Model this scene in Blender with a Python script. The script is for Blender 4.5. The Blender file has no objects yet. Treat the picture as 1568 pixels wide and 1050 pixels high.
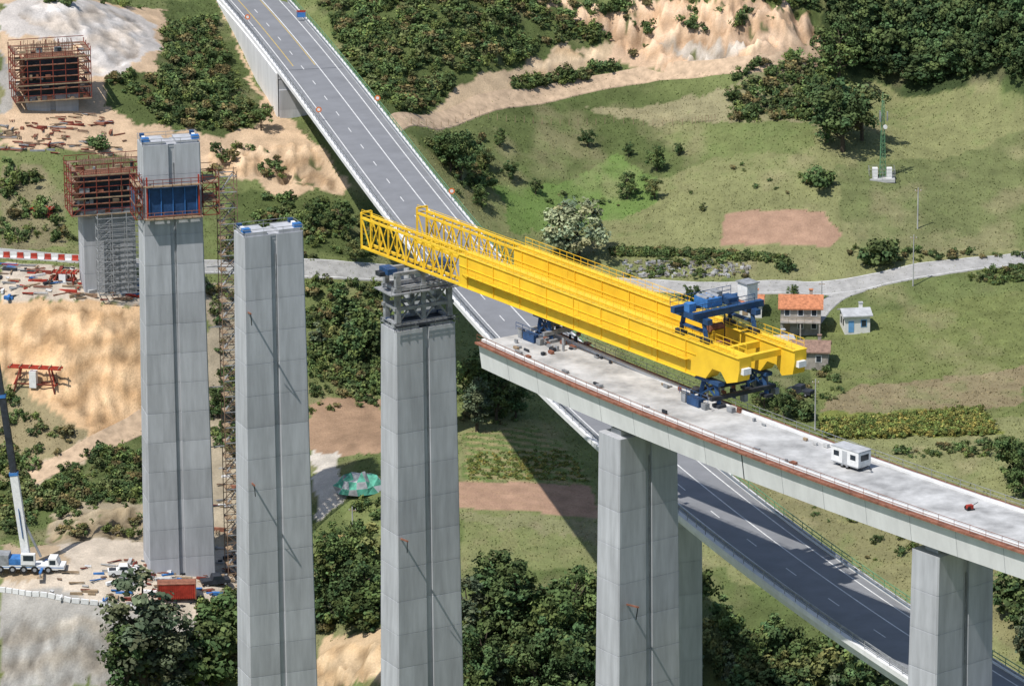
import bpy, math, random
import numpy as np
from mathutils import Vector, Matrix
random.seed(5); rng=np.random.default_rng(5)
SC=bpy.context.scene
# ------------------------------------------------------------------ camera
HC=191.5; FPX=7700.0; PITCH=math.radians(16.5); ROLL=math.radians(-0.35)
R=Matrix.Rotation(math.pi/2-PITCH,3,'X')@Matrix.Rotation(ROLL,3,'Z')
cam=bpy.data.cameras.new('camera'); co=bpy.data.objects.new('camera',cam); SC.collection.objects.link(co)
co.matrix_world=Matrix.Translation((0,0,HC))@R.to_4x4()
cam.sensor_width=36; cam.lens=FPX/1568*36; cam.clip_start=1; cam.clip_end=20000
SC.camera=co
CP=Vector((0,0,HC))
def ray(px,py): return (R@Vector(((px-784)/FPX,-(py-525)/FPX,-1)))
def W(px,py,z):
    d=ray(px,py); t=(z-HC)/d.z; return CP+d*t
def ppm(P):   # photo pixels per metre at a place
    return FPX/((P-CP).dot(R@Vector((0,0,-1))))
# ------------------------------------------------------------------ terrain height
ctl=[(275,860,-75),(0,870,-74),(150,800,-71),(100,480,-48),(200,480,-49),(0,480,-47),(100,640,-62),(0,600,-60),(220,640,-64),(100,720,-68),(100,830,-74),
(100,930,-77),(300,930,-77.5),(100,1050,-87),(250,1050,-88),(0,1050,-87),(100,395,-44),(0,395,-43.5),(210,435,-46),(100,440,-45.5),(0,450,-45.5),(75,160,-28),(75,230,-33),(75,300,-38.5),(75,0,-15),(200,50,-22),
(430,185,-34.5),(470,190,-35),(300,110,-27.5),(340,0,-26.1),(440,20,-26.4),(385,130,-32.5),(352,60,-29),(560,60,-28.5),(700,30,-26),(620,180,-33.5),(700,255,-44),(540,300,-44),(300,300,-41),(400,225,-36.5),(500,410,-50),(350,400,-48),
(900,430,-60),(760,400,-57),(1300,440,-60),(1568,395,-58),(900,300,-52),(1250,300,-50),(900,200,-45),(800,130,-38),(1000,105,-39),(1250,90,-37),(1000,20,-28),(1180,20,-28),(1400,130,-42),(1568,0,-25),(1568,200,-45),(1250,200,-44),
(1000,550,-64),(1400,600,-66),(1500,480,-62),(1400,750,-69),(1400,950,-76),(1200,650,-67),(800,700,-66),(800,800,-69),(800,900,-73),(800,1050,-80),(550,700,-66),(550,780,-69),(480,550,-60),(520,480,-56),(550,1000,-80),(400,1050,-88),(400,900,-78),(1100,1050,-82),(1568,900,-73),(1568,1050,-79)]
wc=[tuple(W(*c)) for c in ctl]
wc+=[(-60,690,-108),(0,660,-104),(60,620,-100),(110,640,-95),(-120,700,-95),(-110,1060,10),(-40,1060,2),(30,1060,-5),(100,1060,0),(-130,760,-78),(-130,850,-46),(-130,950,-10),(140,900,-55),(140,800,-66),(140,980,-28)]
wc=np.array(wc); CS=12.0
def kern(d2): return np.sqrt(d2+CS*CS)
n=len(wc)
D2=((wc[:,None,:2]-wc[None,:,:2])**2).sum(-1)
A=np.zeros((n+3,n+3)); A[:n,:n]=kern(D2)-np.eye(n)*0.6
A[:n,n]=1;A[:n,n+1:]=wc[:,:2]/100;A[n,:n]=1;A[n+1:,:n]=wc[:,:2].T/100
sol=np.linalg.solve(A,np.concatenate([wc[:,2],[0,0,0]]))
tab=rng.random((256,256))
def vn(x,y,s=0):
    x=x+s*17.3+900;y=y+s*31.7+900
    xi=np.floor(x).astype(int);yi=np.floor(y).astype(int);fx=x-xi;fy=y-yi
    fx=fx*fx*(3-2*fx);fy=fy*fy*(3-2*fy)
    a=tab[xi%256,yi%256];b=tab[(xi+1)%256,yi%256];c=tab[xi%256,(yi+1)%256];d=tab[(xi+1)%256,(yi+1)%256]
    return (a*(1-fx)+b*fx)*(1-fy)+(c*(1-fx)+d*fx)*fy-0.5
def fbm(x,y,s=0,o=4):
    r=0;a=1
    for i in range(o): r=r+a*vn(x*2**i,y*2**i,s+i);a*=.5
    return r
def ss(t): t=np.clip(t,0,1); return t*t*(3-2*t)
def H(x,y):
    x=np.atleast_1d(np.asarray(x,float));y=np.atleast_1d(np.asarray(y,float));sh=x.shape
    xr=x.ravel();yr=y.ravel();out=np.empty(len(xr))
    for i in range(0,len(xr),20000):
        a=xr[i:i+20000];b=yr[i:i+20000]
        ac=np.clip(a,-150,150);bc=np.clip(b,640,1080)
        d2=(ac[:,None]-wc[None,:,0])**2+(bc[:,None]-wc[None,:,1])**2
        h=kern(d2)@sol[:n]+sol[n]+(ac*sol[n+1]+bc*sol[n+2])/100
        dist=np.maximum(np.abs(a)-150,0)+np.maximum(b-1080,0)+np.maximum(640-b,0)
        k=ss(dist/400)
        far=-40+160*ss((b-1000)/1500)+60*fbm(a/400,b/400,9)
        far=np.where(b<640,-95+170*ss((560-b)/600),far)
        h=h*(1-k)+far*k
        out[i:i+20000]=h+fbm(a/14,b/14,3,3)*0.7+fbm(a/1.9,b/1.9,5,2)*0.10
    return out.reshape(sh)
def h1(x,y): return float(H(x,y)[0])
def G(px,py):
    d=ray(px,py);t=np.arange(560,1500,3.0)
    z=HC+d.z*t-H(d.x*t,d.y*t)
    i=np.argmax(z<0)
    if i==0: i=len(t)-1
    a,b=t[i-1],t[i]
    for _ in range(9):
        m=(a+b)/2
        if HC+d.z*m-h1(d.x*m,d.y*m)<0:b=m
        else:a=m
    return CP+d*b
# ------------------------------------------------------------------ materials
MATS={}
def nmat(name,col,rough=.8,var=.15,scale=1.0,bump=.0,metal=0,col2=None,stretch=(1,1,1),detail=6):
    m=bpy.data.materials.new(name);m.use_nodes=True;nt=m.node_tree;b=nt.nodes['Principled BSDF']
    b.inputs['Roughness'].default_value=rough;b.inputs['Metallic'].default_value=metal
    b.inputs['Specular IOR Level'].default_value=.3
    g=nt.nodes.new('ShaderNodeNewGeometry');mp=nt.nodes.new('ShaderNodeMapping');mp.inputs['Scale'].default_value=[scale*s for s in stretch]
    nt.links.new(g.outputs['Position'],mp.inputs['Vector'])
    nz=nt.nodes.new('ShaderNodeTexNoise');nz.inputs['Scale'].default_value=1;nz.inputs['Detail'].default_value=detail;nz.inputs['Roughness'].default_value=.65
    nt.links.new(mp.outputs[0],nz.inputs['Vector'])
    r=nt.nodes.new('ShaderNodeValToRGB')
    c2=col2 or tuple(c*(1-var*1.6) for c in col);c1=tuple(min(1,c*(1+var)) for c in col)
    r.color_ramp.elements[0].position=.32;r.color_ramp.elements[1].position=.68
    r.color_ramp.elements[0].color=(*c2,1);r.color_ramp.elements[1].color=(*c1,1)
    nt.links.new(nz.outputs['Fac'],r.inputs['Fac']);nt.links.new(r.outputs[0],b.inputs['Base Color'])
    if bump:
        bp=nt.nodes.new('ShaderNodeBump');bp.inputs['Strength'].default_value=bump;bp.inputs['Distance'].default_value=.2
        nt.links.new(nz.outputs['Fac'],bp.inputs['Height']);nt.links.new(bp.outputs[0],b.inputs['Normal'])
    MATS[name]=m;return m
def attrmat(name,attr='Col',rough=.9,var=.35,scales=(.25,1.6,6),bump=.4,spec=.1,trans=0):
    m=bpy.data.materials.new(name);m.use_nodes=True;nt=m.node_tree;b=nt.nodes['Principled BSDF']
    b.inputs['Roughness'].default_value=rough;b.inputs['Specular IOR Level'].default_value=spec
    at=nt.nodes.new('ShaderNodeAttribute');at.attribute_name=attr
    g=nt.nodes.new('ShaderNodeNewGeometry');cur=at.outputs['Color'];last=None
    for i,s in enumerate(scales):
        nz=nt.nodes.new('ShaderNodeTexNoise');nz.inputs['Scale'].default_value=s;nz.inputs['Detail'].default_value=4;nz.inputs['Roughness'].default_value=.7
        nt.links.new(g.outputs['Position'],nz.inputs['Vector'])
        mr=nt.nodes.new('ShaderNodeMapRange');mr.inputs[1].default_value=.3;mr.inputs[2].default_value=.7;mr.inputs[3].default_value=1-var;mr.inputs[4].default_value=1+var
        nt.links.new(nz.outputs['Fac'],mr.inputs[0])
        mx=nt.nodes.new('ShaderNodeVectorMath');mx.operation='SCALE'
        nt.links.new(cur,mx.inputs[0]);nt.links.new(mr.outputs[0],mx.inputs['Scale']);cur=mx.outputs[0];last=nz
    nt.links.new(cur,b.inputs['Base Color'])
    if bump:
        bp=nt.nodes.new('ShaderNodeBump');bp.inputs['Strength'].default_value=bump;bp.inputs['Distance'].default_value=.25
        nt.links.new(last.outputs['Fac'],bp.inputs['Height']);nt.links.new(bp.outputs[0],b.inputs['Normal'])
    return m
def piermat():
    m=nmat('pier_concrete',(.43,.44,.46),.85,.12,.55,.12,stretch=(1.6,1.6,.2))
    nt=m.node_tree;b=nt.nodes['Principled BSDF'];base=b.inputs['Base Color'].links[0].from_socket
    g=nt.nodes.new('ShaderNodeNewGeometry');s=nt.nodes.new('ShaderNodeSeparateXYZ');nt.links.new(g.outputs['Position'],s.inputs[0])
    def mth(op,a,bv=None,cv=None):
        q=nt.nodes.new('ShaderNodeMath');q.operation=op
        for k,vv in enumerate((a,bv,cv)):
            if vv is None: continue
            if hasattr(vv,'links'): nt.links.new(vv,q.inputs[k])
            else:q.inputs[k].default_value=vv
        return q.outputs[0]
    z=mth('DIVIDE',mth('ADD',s.outputs['Z'],3.5),4.9);fl=mth('FLOOR',z);fr=mth('FRACT',z)
    wn=nt.nodes.new('ShaderNodeTexWhiteNoise');wn.noise_dimensions='2D';cb=nt.nodes.new('ShaderNodeCombineXYZ')
    nt.links.new(fl,cb.inputs[0]);nt.links.new(mth('FLOOR',mth('DIVIDE',s.outputs['X'],14.0)),cb.inputs[1]);nt.links.new(cb.outputs[0],wn.inputs['Vector'])
    k=mth('MULTIPLY_ADD',wn.outputs['Value'],.17,.90)
    mr=nt.nodes.new('ShaderNodeMapRange');mr.inputs[1].default_value=0;mr.inputs[2].default_value=.14;mr.inputs[3].default_value=.92;mr.inputs[4].default_value=1
    nt.links.new(fr,mr.inputs[0])
    t=mth('MULTIPLY',k,mr.outputs[0])
    vm=nt.nodes.new('ShaderNodeVectorMath');vm.operation='SCALE';nt.links.new(base,vm.inputs[0]);nt.links.new(t,vm.inputs['Scale'])
    nt.links.new(vm.outputs[0],b.inputs['Base Color']);return m
M_pier=piermat()
M_conc=nmat('deck_concrete',(.44,.44,.43),.85,.24,.28,.1)
M_concw=nmat('web_concrete',(.70,.70,.69),.8,.08,.4,.05,stretch=(1,1,.3))
M_asph=nmat('asphalt',(.21,.215,.225),.85,.08,.25,.03)
M_track=nmat('pale_road',(.35,.345,.33),.9,.15,.5,.05)
M_dirt=nmat('dirt_track',(.50,.37,.25),.95,.2,.6,.1)
M_white=nmat('white_paint',(.75,.75,.74),.6,.08,2)
M_rwhite=nmat('road_marking',(.66,.66,.64),.7,.15,1.2)
M_ryel=nmat('yellow_marking',(.6,.42,.10),.7,.15,1.2)
M_yel=nmat('yellow_steel_paint',(.84,.55,.035),.5,.06,.35,0,col2=(.74,.46,.03))
M_yel2=nmat('yellow_steel_dark',(.55,.33,.02),.6,.15,.5)
M_blue=nmat('blue_steel_paint',(.025,.07,.17),.5,.2,1)
M_blue2=nmat('bright_blue_tarp',(.05,.18,.45),.6,.2,1)
M_dark=nmat('dark_steel',(.035,.04,.05),.6,.3,1)
M_steel=nmat('galvanised_steel',(.28,.29,.30),.6,.25,1)
M_rust=nmat('rusty_formwork',(.26,.11,.07),.9,.3,1)
M_rust2=nmat('dark_red_scaffold',(.20,.045,.03),.9,.4,.8)
M_brown=nmat('brown_scaffold',(.24,.16,.11),.9,.4,.8)
M_red=nmat('red_paint',(.42,.05,.03),.6,.25,1)
M_wood=nmat('timber_planks',(.34,.25,.16),.9,.25,1)
M_green=nmat('green_railing',(.13,.28,.15),.6,.2,1)
M_gnet=nmat('green_netting',(.10,.36,.26),.8,.3,1)
M_glass=nmat('dark_glass',(.03,.04,.05),.15,.1,1)
M_tyre=nmat('tyre_rubber',(.02,.02,.02),.9,.1,1)
M_tile=nmat('orange_tiles',(.50,.20,.10),.9,.25,2,.2)
M_tile2=nmat('brown_tiles',(.26,.17,.13),.9,.25,2,.2)
M_wallg=nmat('grey_render_wall',(.36,.33,.29),.9,.25,.8)
M_wallw=nmat('white_render_wall',(.72,.71,.68),.9,.08,.8)
M_bluep=nmat('light_blue_paint',(.15,.35,.62),.7,.1,.8)
M_pale=nmat('fibre_cement_roof',(.42,.43,.44),.9,.15,.8)
M_stone=nmat('rubble_stone',(.30,.28,.25),.95,.4,1.8,.6)
M_bark=nmat('bark',(.09,.07,.05),.95,.3,3,.3)
M_orange=nmat('orange_sign',(.7,.18,.04),.6,.1,1)
M_ground=attrmat('ground_surface',var=.15,scales=(.3,3.0),bump=.7)
M_leaf=attrmat('foliage',var=.15,scales=(.5,),bump=0,spec=.15)
M_grass=attrmat('grass_blades',var=.1,scales=(.4,),bump=0)
# ------------------------------------------------------------------ mesh builder
class MB:
    def __init__(s): s.v=[];s.f=[];s.m=[];s.mats=[]
    def mi(s,m):
        if m not in s.mats: s.mats.append(m)
        return s.mats.index(m)
    def add(s,vs,fs,m):
        o=len(s.v);s.v+=[tuple(v) for v in vs];k=s.mi(m)
        for f in fs: s.f.append([o+i for i in f]);s.m.append(k)
    BF=[(0,3,2,1),(4,5,6,7),(0,1,5,4),(1,2,6,5),(2,3,7,6),(3,0,4,7)]
    def box(s,x0,y0,z0,x1,y1,z1,m): s.add([(x0,y0,z0),(x1,y0,z0),(x1,y1,z0),(x0,y1,z0),(x0,y0,z1),(x1,y0,z1),(x1,y1,z1),(x0,y1,z1)],s.BF,m)
    def fbox(s,F,d0,e0,z0,d1,e1,z1,m): s.add([F(*c) for c in [(d0,e0,z0),(d1,e0,z0),(d1,e1,z0),(d0,e1,z0),(d0,e0,z1),(d1,e0,z1),(d1,e1,z1),(d0,e1,z1)]],s.BF,m)
    def beam(s,p,q,w,m,h=None):
        h=h or w;p=Vector(p);q=Vector(q);d=(q-p)
        if d.length<1e-6:return
        d.normalize();u=Vector((0,0,1)) if abs(d.z)<.9 else Vector((1,0,0))
        a=d.cross(u).normalized()*w/2;b=d.cross(a).normalized()*h/2
        s.add([p-a-b,p+a-b,p+a+b,p-a+b,q-a-b,q+a-b,q+a+b,q-a+b],s.BF,m)
    def cyl(s,p,q,r0,m,r1=None,n=10):
        r1=r0 if r1 is None else r1;p=Vector(p);q=Vector(q);d=(q-p).normalized();u=Vector((0,0,1)) if abs(d.z)<.9 else Vector((1,0,0))
        a=d.cross(u).normalized();b=d.cross(a);vs=[]
        for c,r in((p,r0),(q,r1)):
            for i in range(n): t=2*math.pi*i/n;vs.append(c+a*math.cos(t)*r+b*math.sin(t)*r)
        s.add(vs,[(i,(i+1)%n,n+(i+1)%n,n+i) for i in range(n)]+[tuple(range(n))[::-1],tuple(range(n,2*n))],m)
    def prism(s,pr,y0,y1,m,T=None):
        k=len(pr);vs=[(x,y0,z) for x,z in pr]+[(x,y1,z) for x,z in pr]
        if T: vs=[T(*v) for v in vs]
        s.add(vs,[tuple(range(k)),tuple(range(k,2*k))[::-1]]+[(i,k+i,k+(i+1)%k,(i+1)%k) for i in range(k)],m)
    def obj(s,name,loc=None,rz=0,parent=None,smooth=False):
        me=bpy.data.meshes.new(name);v=s.v
        if loc is None:
            a=np.array(v);c=(a.min(0)+a.max(0))/2;c[2]=a[:,2].min();v=(a-c).tolist();L=Vector(c)
        else: L=Vector(loc)
        me.from_pydata(v,[],s.f)
        for m in s.mats: me.materials.append(m)
        me.polygons.foreach_set('material_index',s.m);me.update()
        if smooth: me.polygons.foreach_set('use_smooth',[True]*len(me.polygons))
        o=bpy.data.objects.new(name,me);SC.collection.objects.link(o);o.location=L;o.rotation_euler[2]=rz
        if parent:o.parent=parent
        return o
def npmesh(name,v,f,col,mat,smooth=False):
    k=f.shape[1];me=bpy.data.meshes.new(name);me.vertices.add(len(v));me.vertices.foreach_set('co',v.astype(np.float32).ravel())
    me.loops.add(f.size);me.loops.foreach_set('vertex_index',f.astype(np.int32).ravel());me.polygons.add(len(f))
    me.polygons.foreach_set('loop_start',np.arange(0,f.size,k,dtype=np.int32));me.polygons.foreach_set('loop_total',np.full(len(f),k,dtype=np.int32))
    me.update(calc_edges=True)
    a=me.attributes.new('Col','FLOAT_COLOR','POINT');a.data.foreach_set('color',np.c_[col,np.ones(len(col))].astype(np.float32).ravel())
    if smooth: me.polygons.foreach_set('use_smooth',np.ones(len(f),bool))
    me.materials.append(mat);return me
def link(name,me,loc=(0,0,0)):
    o=bpy.data.objects.new(name,me);SC.collection.objects.link(o);o.location=loc;return o
def pip(x,y,poly):
    ins=np.zeros(x.shape,bool);k=len(poly)
    for i in range(k):
        x0,y0=poly[i];x1,y1=poly[(i+1)%k]
        if y0==y1: continue
        c=((y0>y)!=(y1>y))&(x<(x1-x0)*(y-y0)/(y1-y0)+x0);ins^=c
    return ins
def wpoly(pp): 
    return [(g.x,g.y) for g in (G(*p) for p in pp)]
# ------------------------------------------------------------------ ground
xs=np.concatenate([-np.geomspace(4000,135,26)[:-1],np.arange(-132,132,.55),np.geomspace(135,4000,26)[1:]])
ys=np.concatenate([np.linspace(-1500,600,22),np.arange(610,700,3),np.arange(700,1010,.75),np.geomspace(1012,6000,40)])
X,Y=np.meshgrid(xs,ys);Z=H(X,Y)
SCR=(.085,.11,.038);MEA=(.158,.185,.070);MEL=(.205,.212,.095);DRY=(.25,.23,.13);TAN=(.52,.38,.25);SAND=(.56,.38,.22);GRV=(.46,.42,.38);PLAT=(.50,.43,.345);BRN=(.35,.225,.155);RUB=(.33,.315,.285)
CROP=(.14,.185,.062);LUSH=(.13,.20,.055)
PL1=[(1110,327),(1258,323),(1292,360),(1270,378),(1102,376)];PL2=[(702,738),(905,744),(918,795),(702,778)]
paint=[
([(600,200),(1260,200),(1330,120),(1568,150),(1568,400),(1300,440),(950,430),(760,380),(640,260)],MEL,1),
([(760,290),(950,240),(1000,270),(1010,310),(880,350),(780,350)],LUSH,1),
([(900,160),(1120,130),(1250,110),(1260,200),(1000,190)],DRY,1),
([(1000,200),(1250,190),(1240,240),(1050,235)],MEA,1),
([(1280,250),(1568,200),(1568,380),(1330,390),(1290,330)],(.145,.165,.068),1),
([(0,0),(340,0),(400,140),(470,215),(530,270),(440,300),(330,260),(0,230)],TAN,0),
([(165,120),(240,112),(258,40),(250,0),(335,0),(400,150),(400,200),(330,205),(220,190),(165,160)],SCR,1),
([(0,15),(200,15),(240,40),(243,75),(190,118),(140,118),(120,70),(0,55)],(.50,.46,.42),0),
([(0,70),(20,130),(20,170),(0,180)],RUB,0),
([(0,250),(60,250),(100,290),(100,380),(0,380)],(.2,.18,.10),1),
([(320,225),(470,215),(535,280),(520,300),(460,270),(330,270)],TAN,0),
([(350,290),(500,310),(590,370),(560,400),(350,380)],SCR,1),
([(0,400),(220,430),(220,475),(0,470)],PLAT,0),
([(0,470),(222,478),(228,640),(160,690),(110,650),(0,560)],SAND,0),
([(0,560),(110,650),(160,690),(60,735),(0,740)],(.25,.21,.12),1),
([(0,740),(60,735),(230,650),(230,830),(0,830)],SCR,1),
([(80,780),(230,770),(230,840),(70,840)],(.31,.26,.18),0),
([(40,725),(130,680),(222,632),(224,655),(130,705),(60,745)],(.48,.38,.27),0),
([(0,845),(375,830),(380,900),(330,950),(180,935),(0,905)],PLAT,0),
([(0,835),(80,835),(110,860),(60,885),(0,895)],(.40,.31,.21),0),
([(0,905),(180,935),(340,950),(330,1055),(0,1055)],RUB,0),
([(315,430),(372,430),(372,840),(315,840)],(.33,.28,.20),0),
([(470,620),(560,598),(590,615),(592,690),(505,700),(475,690)],(.30,.20,.13),0),
([(480,690),(515,690),(530,760),(485,800)],(.5,.46,.40),0),
([(520,760),(592,755),(592,870),(540,860)],MEA,1),
([(480,985),(595,962),(700,1000),(700,1055),(480,1055)],(.46,.34,.21),0),
([(700,640),(830,640),(915,750),(1100,720),(1568,560),(1568,1050),(1100,870),(916,880),(705,870)],MEL,1),
([(712,660),(820,655),(880,700),(910,742),(712,737)],CROP,1),
([(702,790),(918,795),(918,830),(702,800)],DRY,1),
([(1230,500),(1568,440),(1568,640),(1250,630)],(.150,.172,.062),1),
([(1310,590),(1568,560),(1568,620),(1250,630)],(.23,.19,.11),1),
([(1250,632),(1500,620),(1535,665),(1255,668)],(.17,.19,.05),1),
([(1060,700),(1200,690),(1568,770),(1568,1000),(1380,900),(1200,780)],(.205,.195,.095),1),
([(480,0),(825,0),(945,58),(850,72),(700,130),(600,180),(530,90)],SCR,1),
([(603,182),(700,130),(850,72),(945,58),(930,90),(800,125),(640,182)],(.46,.35,.23),0),
([(820,0),(1250,0),(1262,85),(1150,108),(1000,112),(930,90),(945,55)],(.54,.385,.26),0),
([(1000,-20),(1260,-20),(1256,35),(1100,14),(1000,2)],SCR,1),
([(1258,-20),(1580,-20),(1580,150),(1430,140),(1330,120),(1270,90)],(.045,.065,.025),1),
([(1010,80),(1120,60),(1180,75),(1100,100)],(.48,.42,.35),0),
]
jx=X+fbm(X/3,Y/4,21)*1.6;jy=Y+fbm(X/3,Y/4,22)*2.6
COL=np.empty(X.shape+(3,));VEG=np.ones(X.shape)
m0=fbm(X/22,Y/30,40)
for i in range(3): COL[...,i]=np.array(SCR)[i]*(1-ss(m0+.6))+np.array(MEA)[i]*ss(m0+.6)
for pp,c,vg in paint:
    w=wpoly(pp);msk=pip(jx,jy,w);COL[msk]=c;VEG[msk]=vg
for pp in(PL1,PL2):
    w=wpoly(pp);msk=pip(X+fbm(X/2,Y/2,23)*.3,Y,w);COL[msk]=BRN;VEG[msk]=0
f1=fbm(X/7,Y/9,50);f2=fbm(X/2.2,Y/2.5,51);f3=fbm(X/16,Y/20,52)
v=VEG>.5
for i,(dry,grn) in enumerate(zip((.28,.245,.14),(.10,.135,.045))):
    k=ss((f1-.08)/.5)*.5*v;COL[...,i]=COL[...,i]*(1-k)+dry*k
    k=ss((f2+f3-.15)/.5)*.42*v;COL[...,i]=COL[...,i]*(1-k)+grn*k
COL*=(1+.26*f2[...,None])
rw=np.sin((X*.25+Y)*2.2)
for pp,c,am in (([(712,660),(820,655),(880,700),(910,742),(712,737)],(.32,.26,.14),.75),(PL1,(.30,.19,.13),.4),(PL2,(.30,.2,.13),.4)):
    w=wpoly(pp);msk=pip(X,Y,w)&(rw>.3);COL[msk]=COL[msk]*(1-am)+np.array(c)*am
# broken cut slopes: gullied relief; strata and shadowed hollows painted into the colour
CUTS=[([(840,0),(1250,20),(1262,70),(1150,92),(1000,96),(940,70)],2.2,0,1),([(0,485),(215,490),(222,620),(150,670),(0,545)],.9,0,0),([(320,232),(465,225),(520,285),(330,262)],1.5,0,1),([(700,138),(850,82),(930,68),(925,80),(800,108)],1.0,0,1),([(490,1000),(600,985),(690,1010),(690,1060),(490,1060)],1.2,0,0),([(80,790),(228,780),(228,828),(80,830)],1.0,0,1),([(0,950),(325,965),(325,1055),(0,1055)],.8,1,0),([(20,20),(200,25),(235,60),(190,110),(140,110),(110,70)],.7,1,0)]
for pp,am,iso,gr in CUTS:
    w=wpoly(pp);m=pip(jx,jy,w).astype(float)
    for _ in range(3): m=(m+np.roll(m,1,0)+np.roll(m,-1,0)+np.roll(m,1,1)+np.roll(m,-1,1))/5
    rd=1-np.abs(fbm(X/2.6,Y/(2.2 if iso else 9),70,4))*2.4;bl=fbm(X/1.3,Y/1.5,74,3);rk=fbm(X/6,Y/5,77,3)
    Z+=m*am*(rd*(.4 if iso else 1.0)-.5+bl*.8+rk*1.2)
    st=np.sin(Z*1.5+f1*6)*.5+.5
    t=(1+(st-.5)*(.08 if iso else .30)+bl*.55+rk*.5)
    COL=np.where(m[...,None]>.4,COL*t[...,None]*np.stack([np.ones_like(st),.94+.08*st,.86+.18*st],-1),COL)
    if gr: g_=(m>.4)&(fbm(X/2.2,Y/2.6,79,4)>.42);COL[g_]=(.13,.135,.06)
COL=np.clip(COL,.01,.8)
ny,nx=X.shape
idx=np.arange(nx*ny).reshape(ny,nx)
F=np.stack([idx[:-1,:-1],idx[:-1,1:],idx[1:,1:],idx[1:,:-1]],-1).reshape(-1,4)
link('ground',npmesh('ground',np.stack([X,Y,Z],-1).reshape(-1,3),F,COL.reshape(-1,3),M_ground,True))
def gi(x,y):
    i=np.clip(np.searchsorted(ys,y),0,ny-1);j=np.clip(np.searchsorted(xs,x),0,nx-1);return i,j
N=180000
gx=rng.uniform(-108,112,N);gy=rng.uniform(715,990,N);i,j=gi(gx,gy);keep=(VEG[i,j]>.5)&(np.abs(gx)<gy*.108+3);gx=gx[keep];gy=gy[keep];i=i[keep];j=j[keep];N=len(gx)
gz=H(gx,gy);an=rng.uniform(0,6.28,N);wd=rng.uniform(.10,.26,N);ht=rng.uniform(.08,.30,N)
V=np.empty((N,3,3));dx=np.cos(an)*wd;dy=np.sin(an)*wd
V[:,0]=np.c_[gx-dx,gy-dy,gz-.05];V[:,1]=np.c_[gx+dx,gy+dy,gz-.05];V[:,2]=np.c_[gx+rng.normal(0,.1,N),gy+rng.normal(0,.1,N),gz+ht]
C=COL[i,j]*rng.uniform(.8,1.6,(N,1));C=np.repeat(C,3,0)
link('meadow_grass',npmesh('meadow_grass',V.reshape(-1,3),np.arange(3*N).reshape(-1,3),C,M_grass))
# ------------------------------------------------------------------ foliage
def quads(c,nrm,s):
    k=len(c);r=rng.normal(size=(k,3));a=np.cross(nrm,r);a/=np.linalg.norm(a,axis=1)[:,None]+1e-9;b=np.cross(nrm,a)
    s=s[:,None];v=np.stack([c-a*s-b*s*.7,c+a*s-b*s*.5,c+a*s*.8+b*s,c-a*s*.6+b*s*.8],1);return v.reshape(-1,3)
def proto(shape='round',ncl=34,per=55,leaf=.026,col=(.055,.085,.022)):
    cs=[];k=0
    lob=[(rng.uniform(-.2,.2),rng.uniform(-.2,.2),rng.uniform(.35,.8),rng.uniform(.14,.26)) for _ in range(5)]
    while len(cs)<ncl:
        p=rng.uniform(-1,1,3)
        if (p**2).sum()>1 or ((p**2).sum()<.25 and rng.random()<.6): continue
        if shape=='round':
            l=lob[rng.integers(5)]
            if rng.random()<.75: c=np.array([l[0]+p[0]*l[3],l[1]+p[1]*l[3],l[2]+p[2]*l[3]*.9])
            else: c=np.array([p[0]*.36,p[1]*.36,.54+p[2]*.36])
            r=rng.uniform(.045,.12)
        elif shape=='tall': c=np.array([p[0]*.17,p[1]*.17,.56+p[2]*.40]);r=rng.uniform(.035,.09)
        elif shape=='corn': c=np.array([p[0]*.6,p[1]*.6,.5+p[2]*.4]);r=rng.uniform(.16,.25)
        else: c=np.array([p[0]*.6,p[1]*.6,.42+p[2]*.36]);r=rng.uniform(.14,.28)
        cs.append((c,r))
    vs=[];cols=[]
    for c,r in cs:
        d=rng.normal(size=(per,3));d/=np.linalg.norm(d,axis=1)[:,None];rad=r*rng.uniform(.5,1.25,per)[:,None]
        p=c+d*rad*np.array([1,1,.8]);nr=d*1.0+rng.normal(size=(per,3))*.5+np.array([0,0,.3]);nr/=np.linalg.norm(nr,axis=1)[:,None]
        vs.append(quads(p,nr,leaf*rng.uniform(.5,1.5,per)))
        t=rng.uniform(.65,1.4);hue=rng.uniform(-.15,.2)
        cc=np.array(col)*t*np.array([1+hue,1,1-hue*.5]);cols.append(np.repeat(cc[None]*rng.uniform(.75,1.3,(per,1)),4,0))
    return np.concatenate(vs),np.concatenate(cols),[c for c,r in cs]
def treemesh(name,pr,trunk=.022):
    v,c,cs=pr;nf=len(v)//4
    mb=MB();top=max(q[2] for q in cs)
    pts=[(0,0,-.04),(.01,.0,.2),(-.01,.012,.45),(.0,.0,.7*top)]
    rs=[trunk*1.3,trunk,trunk*.7,trunk*.2]
    for a,b,r0,r1 in zip(pts[:-1],pts[1:],rs[:-1],rs[1:]): mb.cyl(a,b,r0,M_bark,r1,6)
    for q in cs[::2]:
        z=max(.15,q[2]-.22);mb.cyl((0,0,z),tuple(q),trunk*.4,M_bark,trunk*.1,4)
    me=bpy.data.meshes.new(name);tv=mb.v
    allv=v.tolist()+tv;fs=[[4*i,4*i+1,4*i+2,4*i+3] for i in range(nf)]+[[x+len(v) for x in f] for f in mb.f]
    me.from_pydata(allv,[],fs);me.materials.append(M_leaf);me.materials.append(M_bark)
    me.polygons.foreach_set('material_index',[0]*nf+[1]*len(mb.f))
    a=me.attributes.new('Col','FLOAT_COLOR','POINT');cc=np.ones((len(allv),4));cc[:len(v),:3]=c;cc[len(v):,:3]=.07;a.data.foreach_set('color',cc.astype(np.float32).ravel());me.update();return me
DK=(.068,.105,.040);MD=(.092,.135,.046);OL=(.125,.150,.058);PALE=(.25,.29,.17);EU=(.10,.125,.072)
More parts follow.
